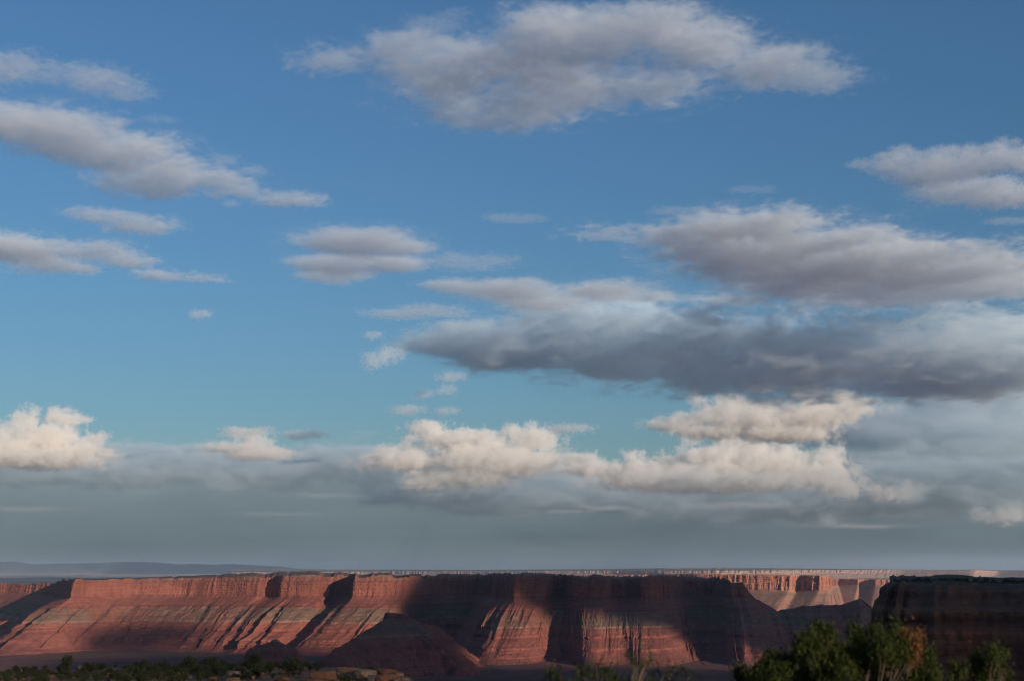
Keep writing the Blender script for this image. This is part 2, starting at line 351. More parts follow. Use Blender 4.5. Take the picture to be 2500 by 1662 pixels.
# the bench we stand on
def bench_z(x, y):
    r = np.hypot(x, y)
    fwd = smoothstep(-60, 40, y)
    far_slope = np.interp(np.arctan2(x, np.maximum(y, 1)), [-.345, -.2, -.1], [.046, .040, .034])
    z = -1.75 - fwd * (.085 * np.minimum(r, 200) + far_slope * np.clip(r - 200, 0, 1e9)) + (1 - fwd) * .004 * r
    z = z + .9 * fbm(x / 45, y / 45, 7.7, 4) * smoothstep(15, 120, r) + .5 * fbm(x / 9, y / 9, 1.7, 3) * smoothstep(100, 300, r)
    ang = np.arctan2(x, np.maximum(y, 1))                 # rim of the bench
    rim = np.interp(ang, [-1.5, -.6, -.345, -.25, -.17, -.12, -.085, -.06, .0, .1, .35, .8, 1.5], [900, 620, 560, 540, 470, 410, 372, 330, 260, 230, 200, 260, 700]) + 14 * fbm(ang * 40, 2.2, 1.)
    rim = np.where(y < 0, 3000, rim)
    over = np.maximum(0, r - rim)
    return z - 60 * smoothstep(0, 25, over) - .9 * np.maximum(0, over - 18)
rr = np.concatenate([[.01], np.geomspace(2, 130, 60), np.linspace(132, 760, 300), np.geomspace(780, 4000, 30)]); aa = np.concatenate([np.linspace(-24, 12, 420), np.linspace(13, 336, 110)]) * math.pi / 180
bx_, by_ = rr[:, None] * np.sin(aa)[None, :], rr[:, None] * np.cos(aa)[None, :]
bzz = np.maximum(bench_z(bx_, by_), -445)
mb, t, b = new_mat('bench_soil')
p = t.n('ShaderNodeNewGeometry').outputs['Position']
n1, n2 = t.noise(p, 1 / 14., 5, .6), t.noise(p, 1 / 1.6, 6, .65)
c = t.ramp(n1, [(.35, (.24, .10, .055)), (.5, (.33, .145, .075)), (.6, (.38, .20, .11)), (.7, (.2, .115, .055))])
c = t.mix(.7, c, t.ramp(n2, [(.3, (.5, .5, .5)), (.7, (1.3, 1.3, 1.25))]), 'MULTIPLY')
t.put(b.inputs['Base Color'], c)
bp = t.n('ShaderNodeBump'); bp.inputs['Distance'].default_value = .4; t.put(bp.inputs['Height'], n2); t.put(b.inputs['Normal'], bp.outputs[0])
o = grid_mesh('terrain', np.stack([bx_, by_, bzz], 2), mb)
tag(o, 'scrubby red bench of the near canyon rim at lower left', 'ground', kind='structure')

# ------------------------------------------------------------------ rocks
def rock_mesh(seed, flat=.6):
    rg = random.Random(seed)
    import bmesh
    bm = bmesh.new(); bmesh.ops.create_icosphere(bm, subdivisions=3, radius=1)
    planes = [(Vector((rg.gauss(0, 1), rg.gauss(0, 1), rg.gauss(0, .7))).normalized(), rg.uniform(.5, .85)) for _ in range(11)] + [(Vector((rg.gauss(0, .12), rg.gauss(0, .12), 1)).normalized(), .55)]
    for v in bm.verts:
        for n_, d_ in planes:
            e = v.co.dot(n_) - d_
            if e > 0: v.co -= n_ * e * .96
    co = np.array([v.co for v in bm.verts])
    nz = fbm(co[:, 0] * 2.1 + seed, co[:, 1] * 2.1, co[:, 2] * 3.3, 4) * .06
    for v, k in zip(bm.verts, nz): v.co *= 1 + k; v.co.z *= flat
    me = bpy.data.meshes.new('boulder'); bm.to_mesh(me); bm.free()
    me.materials.append(M_ROCK)
    return me
M_ROCK, t, b = new_mat('tan_sandstone')
tc = t.n('ShaderNodeNewGeometry').outputs['Position']
oi = t.n('ShaderNodeObjectInfo').outputs['Random']
n1, n2 = t.noise(tc, .8, 6, .65), t.noise(t.v('MULTIPLY', tc, (.3, .3, 3.)), 1., 4)
c = t.ramp(oi, [(0, (.33, .17, .095)), (.45, (.28, .115, .06)), (1, (.38, .235, .15))])
c = t.mix(.8, c, t.ramp(n1, [(.3, (.55, .5, .48)), (.7, (1.25, 1.22, 1.2))]), 'MULTIPLY')
c = t.mix(.5, c, t.ramp(n2, [(.35, (.7, .68, .66)), (.65, (1.15, 1.15, 1.15))]), 'MULTIPLY')
t.put(b.inputs['Base Color'], c)
bp = t.n('ShaderNodeBump'); bp.inputs['Distance'].default_value = .15; t.put(bp.inputs['Height'], n1); t.put(b.inputs['Normal'], bp.outputs[0])
RM = [rock_mesh(k, (.6, .75, .45, .8, .35)[k % 5]) for k in range(7)]
def bench_point(px, py):                     # where the pixel's ray meets the bench
    d = ray(px, py); d = d / d.y
    ys = np.linspace(150, 800, 2600)
    zz = bench_z(d.x * ys, ys)
    hit = np.nonzero(d.z * ys <= zz)[0]
    y = ys[hit[0]] if len(hit) else None
    return None if y is None else Vector((d.x * y, y, float(bench_z(d.x * y, y))))
rnd = random.Random(5)
_one = 'first second third fourth fifth sixth seventh eighth ninth tenth eleventh twelfth thirteenth fourteenth fifteenth sixteenth seventeenth eighteenth nineteenth'.split()
ORD = _one + [w if k == 0 else f'{t_}-{_one[k - 1]}' for t_, w in (('twenty', 'twentieth'), ('thirty', 'thirtieth'), ('forty', 'fortieth'), ('fifty', 'fiftieth')) for k in range(10)]
def rock(px, py, w, h, k, label, group=None, rot=None):
    P = bench_point(px, py + h * .35)
    if P is None: return
    m = P.y / F
    o = bpy.data.objects.new('boulder', RM[k % 7]); COL.objects.link(o)
    fl = (.6, .75, .45, .8, .35)[(k % 7) % 5]
    o.scale = (w * m / 2 / .8, w * m / 2 / .8 * rnd.uniform(.7, 1.1), h * m / 2 / fl / .75)
    o.location = P + Vector((0, 0, h * m * .28)); o.rotation_euler = (rnd.uniform(-.12, .12), rnd.uniform(-.12, .12), rot if rot is not None else rnd.uniform(0, 6.28))
    tag(o, label, 'boulder', group)
G_R = 'boulders at the tip of the near bench'
ROCKS = [(790, 1645, 60, 26, 0, 'broad tan slab with a flat top left of the boulder pile'), (852, 1640, 70, 34, 1, 'tall blocky tan boulder left of the dark dead stump'), (893, 1645, 46, 34, 3, 'tan boulder touching the right side of the dark stump'),
         (912, 1655, 34, 24, 5, 'cracked small boulder below the tallest of the pile'), (942, 1640, 50, 26, 2, 'long tilted grey slab on top of the pile'), (945, 1655, 60, 26, 1, 'rust orange block under the tilted slab'),
         (968, 1648, 34, 20, 0, 'round pinkish boulder in the middle of the pile'), (995, 1641, 48, 16, 4, 'flat rust ledge at the right of the pile'), (985, 1658, 46, 18, 5, 'grey rounded boulder low in the pile'),
         (1010, 1652, 26, 14, 3, 'small rust block before the last boulder'), (1041, 1657, 26, 18, 6, 'pale egg shaped boulder at the far right tip of the bench'), (965, 1661, 30, 14, 2, 'small grey stone at the bottom edge below the pile'),
         (835, 1660, 40, 12, 4, 'low rust slab at the bottom edge under the stump')]
for r_ in ROCKS: rock(*r_, G_R)
OUT = []
for (px, py, w, h) in [(18, 1623, 34, 12), (80, 1626, 60, 22), (8, 1634, 34, 14), (148, 1620, 24, 10), (200, 1628, 34, 14), (280, 1622, 26, 10), (277, 1645, 34, 12), (535, 1633, 40, 10), (580, 1645, 56, 28), (570, 1658, 34, 14), (632, 1645, 26, 12), (520, 1655, 24, 12), (615, 1652, 22, 12),
                       (655, 1628, 36, 10), (700, 1640, 44, 10), (735, 1630, 40, 10), (620, 1620, 30, 9), (760, 1660, 50, 12), (690, 1657, 44, 10), (425, 1632, 26, 9), (380, 1622, 22, 8), (330, 1640, 24, 9), (120, 1650, 26, 10), (50, 1655, 30, 10), (460, 1652, 26, 8)]:
    OUT.append((px, py, w, h))

# ------------------------------------------------------------------ junipers
def leaf_mat(name, cols, trans=.25):
    m, t, b = new_mat(name, .8)
    g = t.n('ShaderNodeNewGeometry')
    r_ = t.n('ShaderNodeObjectInfo').outputs['Random']
    pn = t.noise(g.outputs['Position'], .9, 2)
    f = t.m('ADD', t.m('MULTIPLY', g.outputs['Random Per Island'], .55), t.m('ADD', t.m('MULTIPLY', r_, .25), t.m('MULTIPLY', pn, .3)))
    c = t.ramp(f, [(k / (len(cols) - 1), q) for k, q in enumerate(cols)])
    t.put(b.inputs['Base Color'], c)
    tr = t.n('ShaderNodeBsdfTranslucent'); t.put(tr.inputs[0], c)
    mx = t.n('ShaderNodeMixShader'); mx.inputs[0].default_value = trans
    out = [n for n in t.t.nodes if n.type == 'OUTPUT_MATERIAL'][0]
    t.put(mx.inputs[1], b.outputs[0]); t.put(mx.inputs[2], tr.outputs[0]); t.put(out.inputs[0], mx.outputs[0])
    return m
M_JUN = leaf_mat('juniper_foliage', [(.035, .038, .016), (.08, .08, .032), (.14, .12, .05)])
M_NEAR = leaf_mat('near_juniper_foliage', [(.010, .016, .005), (.032, .045, .010), (.095, .098, .022)], .35)
M_DEAD = leaf_mat('dry_juniper_foliage', [(.10, .04, .014), (.17, .075, .025), (.24, .12, .045)], .2)
M_BARK, t, b = new_mat('juniper_bark')
t.put(b.inputs['Base Color'], t.ramp(t.noise(t.v('MULTIPLY', t.n('ShaderNodeNewGeometry').outputs['Position'], (14., 14., 3.)), 1., 4), [(.3, (.045, .03, .02)), (.7, (.115, .078, .052))]))
def tube(pts, rads, n=6):
    V, Fc = [], []
    for i, (p, r) in enumerate(zip(pts, rads)):
        d = (pts[min(i + 1, len(pts) - 1)] - pts[max(i - 1, 0)]).normalized()
        a = d.orthogonal().normalized(); b_ = d.cross(a)
        for k in range(n):
            th = 2 * math.pi * k / n
            V.append(p + (a * math.cos(th) + b_ * math.sin(th)) * r)
    for i in range(len(pts) - 1):
        for k in range(n):
            Fc.append((i * n + k, i * n + (k + 1) % n, (i + 1) * n + (k + 1) % n, (i + 1) * n + k))
    Fc.append(tuple(range((len(pts) - 1) * n, len(pts) * n)))
    return V, Fc
def join(parts):
    V, Fc = [], []
    for v, f in parts:
        k = len(V); V += v; Fc += [tuple(i + k for i in q) for q in f]
    return V, Fc
def crown_geo(rg, lobes, n, size):
    """leaf-sized faces through lumpy lobes"""
    V, Fc = [], []
    tot = sum(l[3] * l[4] for l in lobes)
    for (x, y, z, r, h) in lobes:
        for _ in range(int(n * r * h / tot)):
            d = Vector((rg.gauss(0, 1), rg.gauss(0, 1), rg.gauss(0, 1))).normalized()
            q = rg.random() ** .38 * (1 + .25 * float(rg.gauss(0, .5)))
            c_ = Vector((x + d.x * r * q, y + d.y * r * q, z + d.z * h * q))
            a = Vector((rg.gauss(0, 1), rg.gauss(0, 1), rg.gauss(.9, .8))).normalized(); b_ = a.orthogonal().normalized()
            b_.rotate(Matrix.Rotation(rg.uniform(0, 6.28), 3, a))
            s_ = size * rg.uniform(.6, 1.5)
            k = len(V)
            V += [c_ - b_ * s_ * .5, c_ + b_ * s_ * .5, c_ + a * s_ * 1.3 + b_ * s_ * .12]
            Fc.append((k, k + 1, k + 2))
    return V, Fc
def juniper_data(seed):
    rg = random.Random(seed)
    lobes = [(rg.uniform(-.6, .6), rg.uniform(-.6, .6), rg.uniform(.45, 1.25), rg.uniform(.42, .7), rg.uniform(.35, .6)) for _ in range(7)] + [(0, 0, .8, .7, .6)]
    cv = crown_geo(rg, lobes, 650, .15)
    tr = [tube([Vector((0, 0, -.4)), Vector((.05, 0, .3)), Vector((.1, .1, .9))], [.16, .12, .05])]
    for l in lobes[:4]: tr.append(tube([Vector((.03, 0, .2)), Vector((l[0] * .5, l[1] * .5, l[2] * .6)), Vector(l[:3])], [.08, .06, .02], 5))
    out = []
    for nm, g, m in (('crown', cv, M_JUN), ('trunk', join(tr), M_BARK)):
        me = bpy.data.meshes.new(nm); me.from_pydata([tuple(v) for v in g[0]], [], g[1]); me.materials.append(m); out.append(me)
    return out
JD = [juniper_data(k) for k in range(8)]
def juniper(P, w, h, k, label, group, parts=True):
    e = bpy.data.objects.new('juniper_tree', None); COL.objects.link(e)
    e.location = P; e.scale = (w / 2.2, w / 2.2, h / 1.75); e.rotation_euler = (0, 0, rnd.uniform(0, 6.28))
    for me, nm in zip(JD[k % 8], ('crown', 'trunk')):
        if nm == 'trunk' and not parts: continue
        o = bpy.data.objects.new(nm, me); COL.objects.link(o); o.parent = e
    return tag(e, label, 'tree', group)
SPEC = [(95, 1604, 70, 36, 'tall rounded juniper above the left end of the bench'), (165, 1620, 44, 46, 'dense dark juniper standing right of the big tan outcrop at left'), (362, 1606, 24, 34, 'narrow juniper with a pointed top poking above the bench skyline'),
        (460, 1622, 40, 44, 'broad dark juniper near the middle of the bench'), (510, 1618, 44, 34, 'round juniper right of the broad dark one'), (705, 1625, 60, 52, 'big bushy juniper on the skyline left of the boulder pile'),
        (620, 1612, 50, 36, 'spreading juniper where the bench skyline starts to fall'), (775, 1627, 34, 22, 'small juniper crouched behind the flat tan slab'), (848, 1660, 46, 36, 'green bush below the stump at the bottom edge'), (905, 1635, 24, 20, 'small scraggly bush behind the boulder pile'),
        (965, 1628, 26, 16, 'tiny bush on top of the boulder pile'), (1025, 1645, 26, 18, 'low scrubby bush beside the pale egg shaped boulder')]
for i, (px, py, w, h, lab) in enumerate(SPEC):
    P = bench_point(px, py + h * .5)
    if P is None: continue
    m = P.y / F
    juniper(P, w * m, h * m, i, lab, 'junipers on the near bench')
cnt = 0
LAND = [(r_[0], r_[1], r_[5]) for r_ in ROCKS] + [(q[0], q[1], q[4]) for q in SPEC]
SHORT = ['the flat topped tan slab', 'the tall blocky boulder', 'the boulder by the stump', 'the cracked boulder', 'the tilted grey slab', 'the rust orange block', 'the round pinkish boulder', 'the flat rust ledge', 'the grey rounded boulder', 'the small rust block', 'the pale egg boulder', 'the small grey stone', 'the low rust slab',
         'the tall left end juniper', 'the dense dark juniper', 'the narrow pointed juniper', 'the broad dark juniper', 'the round juniper', 'the big bushy juniper', 'the spreading skyline juniper', 'the small slab juniper', 'the stump bush', 'the scraggly bush', 'the tiny pile bush', 'the low scrubby bush']
def where(px, py):
    k = min(range(len(LAND)), key=lambda q: math.hypot(LAND[q][0] - px, 2 * (LAND[q][1] - py)))
    dx, dy = px - LAND[k][0], py - LAND[k][1]
    far = 'well ' if abs(dx) > 60 else ''
    side = ('left of' if dx < 0 else 'right of') if abs(dx) > abs(dy) else ('above' if dy < 0 else 'below')
    return far + side + ' ' + SHORT[k]
for i in range(4000):
    px = rnd.uniform(-15, 840) if i > 120 else rnd.uniform(-10, 660)
    py = rnd.uniform(1608, 1668)
    P = bench_point(px, py)
    if P is None or float(perlin(P.x / 20, P.y / 20, 2.)) < (-.32 if px < 540 else -.08): continue
    if any(abs(px - q[0]) < q[2] * .5 and abs(py - q[1]) < q[3] * .6 for q in ROCKS): continue
    cnt += 1
    if cnt > 285: break
    w = rnd.uniform(1.2, 3.3); h = w * rnd.uniform(.6, 1.0)
    size = 'tiny' if w < 1.7 else 'small' if w < 2.3 else 'mid sized' if w < 2.9 else 'large'
    shape = 'low spreading' if h / w < .72 else 'rounded' if h / w < .88 else 'upright'
    juniper(P, w, h, rnd.randrange(8), f'{size} {shape} dark green juniper {where(px, py)}', 'crowded junipers on the near bench')
for n_o, (px, py, w, h) in enumerate(sorted(OUT)):
    size = 'small' if w < 27 else 'mid sized' if w < 40 else 'broad'
    rock(px, py, w, h, rnd.randrange(7), f'{size} tan outcrop {where(px, py)}, {ORD[n_o]} from the left', 'outcrops among the bench junipers')
# dark dead stump
P = bench_point(872, 1652)
m = P.y / F
sg = join([tube([Vector((0, 0, -.5)), Vector((.1, 0, 30 * m * .5)), Vector((-.1, 0, 30 * m))], [.55, .42, .34], 9), tube([Vector((0, 0, 20 * m)), Vector((1.2, .2, 32 * m))], [.2, .08]), tube([Vector((0, 0, 25 * m)), Vector((-1., .3, 36 * m))], [.16, .06])])
o = mesh_obj('tree_stump', sg[0], sg[1], M_BARK); o.location = P
tag(o, 'dark dead tree stump standing between two tan boulders', 'stump')
# scrub nobody could count
V, Fc = [], []
rg = random.Random(9)
N = 0
while N < 5200:
    a_, d_ = rg.uniform(-.36, .0), rg.uniform(290, 600)
    x, y = d_ * math.sin(a_), d_ * math.cos(a_)
    z = float(bench_z(x, y)); N += 1
    r_ = rg.uniform(.15, .55)
    for _ in range(9):
        dd = Vector((rg.gauss(0, 1), rg.gauss(0, 1), abs(rg.gauss(0, .9)) + .2)).normalized() * r_
        sd = Vector((dd.y, -dd.x, 0)).normalized() * r_ * .22
        k = len(V); b0 = Vector((x + rg.gauss(0, .2), y + rg.gauss(0, .2), z - .05))
        V += [b0 - sd, b0 + sd, b0 + dd]; Fc.append((k, k + 1, k + 2))
o = mesh_obj('scrub', V, Fc, leaf_mat('dry_scrub', [(.07, .07, .03), (.12, .11, .05), (.2, .16, .085)], .1))
tag(o, 'dry grass and low scrub scattered over the near bench', 'scrub', kind='stuff')
# bushes on the rim of the dark mesa
for i in range(52):
    px = 2188 + 320 * ((i + rnd.uniform(-.3, .3)) / 51.)
    base = np.interp(px, [2150, 2200, 2240, 2320, 2420, 2560], [1421, 1420, 1419, 1420, 1423, 1424])
    Dd = float(np.interp(px, [2150, 2215, 2420, 2560], [1790, 1760, 1720, 1680])) + rnd.uniform(8, 45)
    P = at(px, base + 1.5, Dd)
    w = rnd.choice([3.5, 4, 5, 6, 7]) * rnd.uniform(.8, 1.3)
    juniper(P + Vector((0, 0, .4)), w, w * rnd.uniform(.55, .95), i, f'small dark juniper on the right mesa rim, {ORD[i]} from its left corner', 'junipers along the right mesa rim', parts=False)
# ------------------------------------------------------------------ near junipers by the road
def near_tree(name, label, lobes, D, base_px, seed, n, mats, size=.03, twigs=18):
    """lobes: px, py, rx, ry in photo pixels, each an upright spray of foliage"""
    rg = random.Random(seed)
    bx0 = at(base_px, 1700, D)
    gz = float(bench_z(bx0.x, bx0.y))
    base = Vector((bx0.x, bx0.y, gz))
    e = bpy.data.objects.new(name, None); COL.objects.link(e); e.location = base
    m = D / F
    L = {k: [] for k in mats}
    tr = [tube([Vector((0, 0, -.3)), Vector((.03, 0, .4)), Vector((-.05, .05, 1.1))], [.14, .11, .07], 8)]
    for (px, py, rx, ry, mk) in lobes:
        dpt = rg.uniform(-.45, .45)
        c_ = at(px, py, D + dpt) - base
        L[mk].append((c_.x, c_.y, c_.z, rx * m, ry * m))
        st = Vector((-.03, .03, rg.uniform(.6, 1.1)))
        mid = st.lerp(c_, .5) + Vector((rg.gauss(0, .06), rg.gauss(0, .06), rg.gauss(-.05, .05)))
        tr.append(tube([st, mid, c_ + Vector((0, 0, -ry * m * .3)), c_ + Vector((rg.gauss(0, .02), 0, ry * m * .8))], [.026, .018, .010, .003], 5))
        for _ in range(twigs // 6):
            q = c_ + Vector((rg.gauss(0, .5) * rx * m, rg.gauss(0, .5) * rx * m, rg.gauss(0, .5) * ry * m))
            tr.append(tube([mid.lerp(c_, .4), (mid + q) * .5, q], [.012, .008, .003], 4))
    for mk, lb in L.items():
        if not lb: continue
        V, Fc = [], []
        tot = sum(l[3] * l[4] for l in lb); al = sum(l[3] * l[4] for q in L.values() for l in q)
        for (x, y, z, r, h) in lb:
            k_sub = max(3, int(20 * r * h / .05))
            for _ in range(min(26, k_sub)):                    # sprays in a lobe
                d = Vector((rg.gauss(0, 1), rg.gauss(0, 1), rg.gauss(0, 1))).normalized() * rg.random() ** .5
                cc = Vector((x + d.x * r, y + d.y * r, z + d.z * h * .9)); sr = rg.uniform(.05, .1)
                for _ in range(int(n * r * h / al / min(26, k_sub))):
                    dd = Vector((rg.gauss(0, 1), rg.gauss(0, 1), rg.gauss(.2, 1.3))) * sr * .6
                    a = Vector((rg.gauss(0, .5), rg.gauss(0, .5), 1)).normalized(); b_ = a.orthogonal().normalized()
                    b_.rotate(Matrix.Rotation(rg.uniform(0, 6.28), 3, a)); s_ = size * rg.uniform(.6, 1.5); p0 = cc + dd
                    k = len(V); V += [p0 - b_ * s_ * .28, p0 + b_ * s_ * .28, p0 + a * s_ * 1.4]; Fc.append((k, k + 1, k + 2))
        o = mesh_obj('crown', V, Fc, {'g': M_NEAR, 'd': M_DEAD}[mk], e)
        if mk == 'd': o['label'] = 'dry orange foliage on the right side of the tree'
    g = join(tr); mesh_obj('trunk', g[0], g[1], M_BARK, e, True)
    return tag(e, label, 'tree', 'near junipers beside the viewpoint')
near_tree('juniper_tree', 'large bushy green juniper at lower right with a dry orange branch', [
    (1965, 1570, 22, 36, 'g'), (2010, 1545, 20, 34, 'g'), (1990, 1600, 38, 40, 'g'), (1925, 1625, 32, 42, 'g'), (1895, 1660, 30, 35, 'g'), (2030, 1590, 26, 40, 'g'), (2098, 1560, 20, 38, 'g'), (2065, 1610, 34, 46, 'g'), (2135, 1560, 16, 30, 'g'),
    (2185, 1565, 20, 34, 'g'), (2160, 1600, 36, 40, 'g'), (2205, 1590, 22, 36, 'g'), (2120, 1640, 45, 46, 'g'), (2040, 1660, 50, 45, 'g'), (1970, 1665, 40, 42, 'g'), (2200, 1650, 45, 45, 'g'), (2265, 1640, 24, 42, 'g'), (2265, 1600, 12, 26, 'g'), (2290, 1680, 26, 34, 'g'),
    (2228, 1565, 16, 22, 'd'), (2238, 1588, 14, 18, 'd'), (2230, 1610, 14, 20, 'd'), (2080, 1720, 110, 50, 'g')], 17.0, 2080, 1, 30000, 'gd')
near_tree('juniper_tree', 'small dark juniper left of the large bushy one', [(1865, 1640, 20, 34, 'g'), (1850, 1668, 26, 30, 'g'), (1885, 1625, 12, 26, 'g'), (1860, 1715, 34, 40, 'g')], 19.0, 1862, 2, 5000, 'g')
near_tree('juniper_tree', 'lowest dark green tuft at the bottom edge left of the small juniper', [(1803, 1655, 18, 20, 'g'), (1830, 1668, 18, 16, 'g'), (1812, 1710, 26, 40, 'g')], 20.0, 1812, 3, 3000, 'g')
near_tree('juniper_tree', 'small green juniper at the right before the dark mesa', [(2420, 1605, 15, 26, 'g'), (2385, 1625, 18, 22, 'g'), (2445, 1625, 15, 34, 'g'), (2410, 1650, 34, 28, 'g'), (2345, 1648, 20, 18, 'g'), (2440, 1670, 30, 26, 'g'), (2400, 1720, 60, 44, 'g')], 18.0, 2405, 4, 8000, 'g')
near_tree('desert_bush', 'sparse yellow green twiggy bush at the bottom edge right of centre', [(1345, 1651, 12, 22, 'g'), (1370, 1661, 14, 18, 'g'), (1425, 1651, 16, 26, 'g'), (1455, 1644, 14, 24, 'g'), (1480, 1646, 14, 22, 'g'), (1500, 1666, 20, 14, 'g'), (1548, 1626, 18, 10, 'g'), (1575, 1618, 14, 10, 'g'), (1600, 1656, 18, 14, 'g'), (1640, 1654, 16, 16, 'g'), (1680, 1651, 8, 18, 'g'), (1480, 1726, 120, 36, 'g')], 15.0, 1490, 5, 1700, 'g', size=.034, twigs=24)

# ------------------------------------------------------------------ clouds
K = 2500 / 2359.0
def vapour(name, col, g=0.0):
    m = bpy.data.materials.new(name); m.use_nodes = True
    n = m.node_tree.nodes; n.clear()
    o = n.new('ShaderNodeOutputMaterial'); v = n.new('ShaderNodeVolumePrincipled')
    v.inputs['Color'].default_value = (*col, 1); v.inputs['Density'].default_value = 1; v.inputs['Density Attribute'].default_value = 'density'
    v.inputs['Anisotropy'].default_value = g
    m.node_tree.links.new(v.outputs[0], o.inputs['Volume'])
    return m
VM = vapour('cloud_vapour', (.935, .972, 1.0))
VB = vapour('shade_tinted_vapour', (.83, .94, 1.0))  # the band's bluish shade is put into the vapour colour
def billow(puffs, seed, n=6):
    rg = random.Random(seed); out = []
    for (x, y, a, b_) in puffs:
        out.append((x, y + b_ * .3, a * .9, b_ * .6))
        for _ in range(n):
            k = rg.uniform(.2, .6)
            out.append((x + rg.uniform(-.75, .75) * a, y + rg.uniform(-.65, .35) * b_, a * k * .8, b_ * k * 1.05))
    return out
def cloud(label, puffs, alt=None, D=None, rho=.012, thick=.5, deep=1.0, noise=1.05, scale=.5, vox=2.7, stretch=4.2, edge=.6, seed=0, octs=6, group='clouds in the sky', mat=None, fine=1.2, bias=.17, bil=0.0, rate=1.5, wisp=.11):
    if bil > .45: puffs = billow(puffs, seed)
    P = []
    for p in puffs:
        d = ray(p[0] * K, p[1] * K).normalized()
        t_ = alt / d.z if D is None else D / math.hypot(d.x, d.y)
        P.append((d * t_, t_, p))
    cen = sum((a for a, _, _ in P), Vector()) / len(P)
    az = math.atan2(cen.x, cen.y)
    inv = Matrix.Rotation(az, 3, 'Z')
    loc = []
    for a, t_, p in P:
        q = inv @ (a - cen); rx, v = p[2] * K * t_ / F, p[3] * K * t_ / F
        rz = v * thick if D is None else v
        sn = abs(a.z) / a.length
        ry = max(rx * deep, v * (1 - thick) / max(sn, .05)) if D is None else rx * deep
        loc.append((q, Vector((rx, ry, rz)), p[4] if len(p) > 4 else 1.0))
    ex = 1.08 + noise * .38
    lo = Vector([min(q[i] - ex * r[i] for q, r, _ in loc) for i in range(3)]); hi = Vector([max(q[i] + ex * r[i] for q, r, _ in loc) for i in range(3)])
    px = vox * cen.length / F
    res = [max(10, min(420, int((hi[i] - lo[i]) / (px * (1.3, 2.6, 1)[i])))) for i in range(3)]
    g = NT(bpy.data.node_groups.new('cloud_field', 'GeometryNodeTree'))
    g.t.interface.new_socket('Geometry', in_out='OUTPUT', socket_type='NodeSocketGeometry')
    pos = g.n('GeometryNodeInputPosition').outputs[0]
    sc = sum(r.z for _, r, _ in loc) / len(loc)
    wp = g.v('ADD', g.v('MULTIPLY', pos, (1 / (sc * stretch), 1 / (sc * stretch), 1 / sc)), (seed * 7.3, seed * 3.1, seed * 1.7))
    nz = g.noise(wp, scale, octs, .6, .35)
    n2 = g.noise(g.v('MULTIPLY', wp, (1.6, 1.6, 1.0)), scale * 3.2, 5, .62, .7)
    nz = g.m('ADD', nz, g.m('MULTIPLY', g.m('SUBTRACT', n2, .5), fine))
    if bil:                                  # cauliflower heads
        wv = g.v('ADD', wp, g.v('MULTIPLY', g.v('ADD', (0., 0., 0.), n2), (.25, .25, .25)))
        for sc_, am in ((.55, .6), (1.3, .35)):
            vo = g.n('ShaderNodeTexVoronoi', feature='F1'); g.put(vo.inputs['Vector'], wv); vo.inputs['Scale'].default_value = sc_
            nz = g.m('ADD', nz, g.m('MULTIPLY', g.m('SUBTRACT', .5, vo.outputs['Distance']), bil * am))
    f = None
    for q, r, w in loc:
        e = g.v('MULTIPLY', g.v('SUBTRACT', pos, tuple(q)), (1 / r.x, 1 / r.y, 1 / r.z))
        s_ = g.m('MULTIPLY', g.m('SUBTRACT', 1.0, g.v('LENGTH', e)), w)
        f = s_ if f is None else g.m('SMOOTH_MAX', f, s_, .25)
    f = g.m('ADD', f, g.m('MULTIPLY', g.m('SUBTRACT', nz, .53), noise * 2)); f = g.m("ADD", f, bias)
    mr = g.n('ShaderNodeMapRange', interpolation_type='SMOOTHSTEP'); g.put(mr.inputs[0], f)
    for i, v_ in ((1, 0.0), (2, edge), (3, 0.0), (4, 1.0)): mr.inputs[i].default_value = v_
    mat = (mat or VM).copy()
    [n for n in mat.node_tree.nodes if n.type == 'PRINCIPLED_VOLUME'][0].inputs['Density'].default_value = rho
    mat.cycles.volume_step_rate = rate
    fr = g.m('MULTIPLY', g.rng(f, -.32, .4, 0.0, wisp), g.rng(n2, .42, .66))          # thin torn fringe
    vc = g.n('GeometryNodeVolumeCube'); g.put(vc.inputs['Density'], g.m('ADD', mr.outputs[0], fr))
    vc.inputs['Min'].default_value = lo; vc.inputs['Max'].default_value = hi
    for k_, r in zip('XYZ', res): vc.inputs['Resolution ' + k_].default_value = r
    sm = g.n('GeometryNodeSetMaterial'); sm.inputs['Material'].default_value = mat; g.put(sm.inputs[0], vc.outputs[0])
    g.put(g.n('NodeGroupOutput').inputs[0], sm.outputs[0])
    me = bpy.data.volumes.new('cloud'); me.materials.append(mat)
    ob = bpy.data.objects.new('cloud', me); COL.objects.link(ob)
    ob.location = cen; ob.rotation_euler = (0, 0, -az)
    ob.modifiers.new('cloud_field', 'NODES').node_group = g.t
    return tag(ob, label, 'cloud', group)
ALT = 3000
cloud('largest pale cloud, long and wing shaped, at the top of the sky', [(800, 135, 120, 28), (960, 140, 160, 50), (1130, 160, 200, 75), (1180, 240, 190, 45), (1350, 100, 230, 75), (1480, 70, 190, 60), (1600, 120, 190, 65), (1750, 150, 150, 45), (1890, 180, 100, 24), (1080, 255, 100, 32), (1050, 200, 170, 45), (1280, 185, 230, 60), (1500, 190, 200, 40)], ALT, rho=0.0039, seed=1)
cloud('thin wispy scrap above the left wing of the largest cloud', [(1040, 35, 48, 16), (985, 62, 80, 20)], ALT, rho=0.0022, noise=.9, seed=2)
cloud('pale streak cloud at the upper left edge of the sky', [(20, 160, 110, 34), (120, 175, 80, 24), (210, 185, 95, 36), (285, 218, 60, 22)], ALT, rho=0.0029, seed=3)
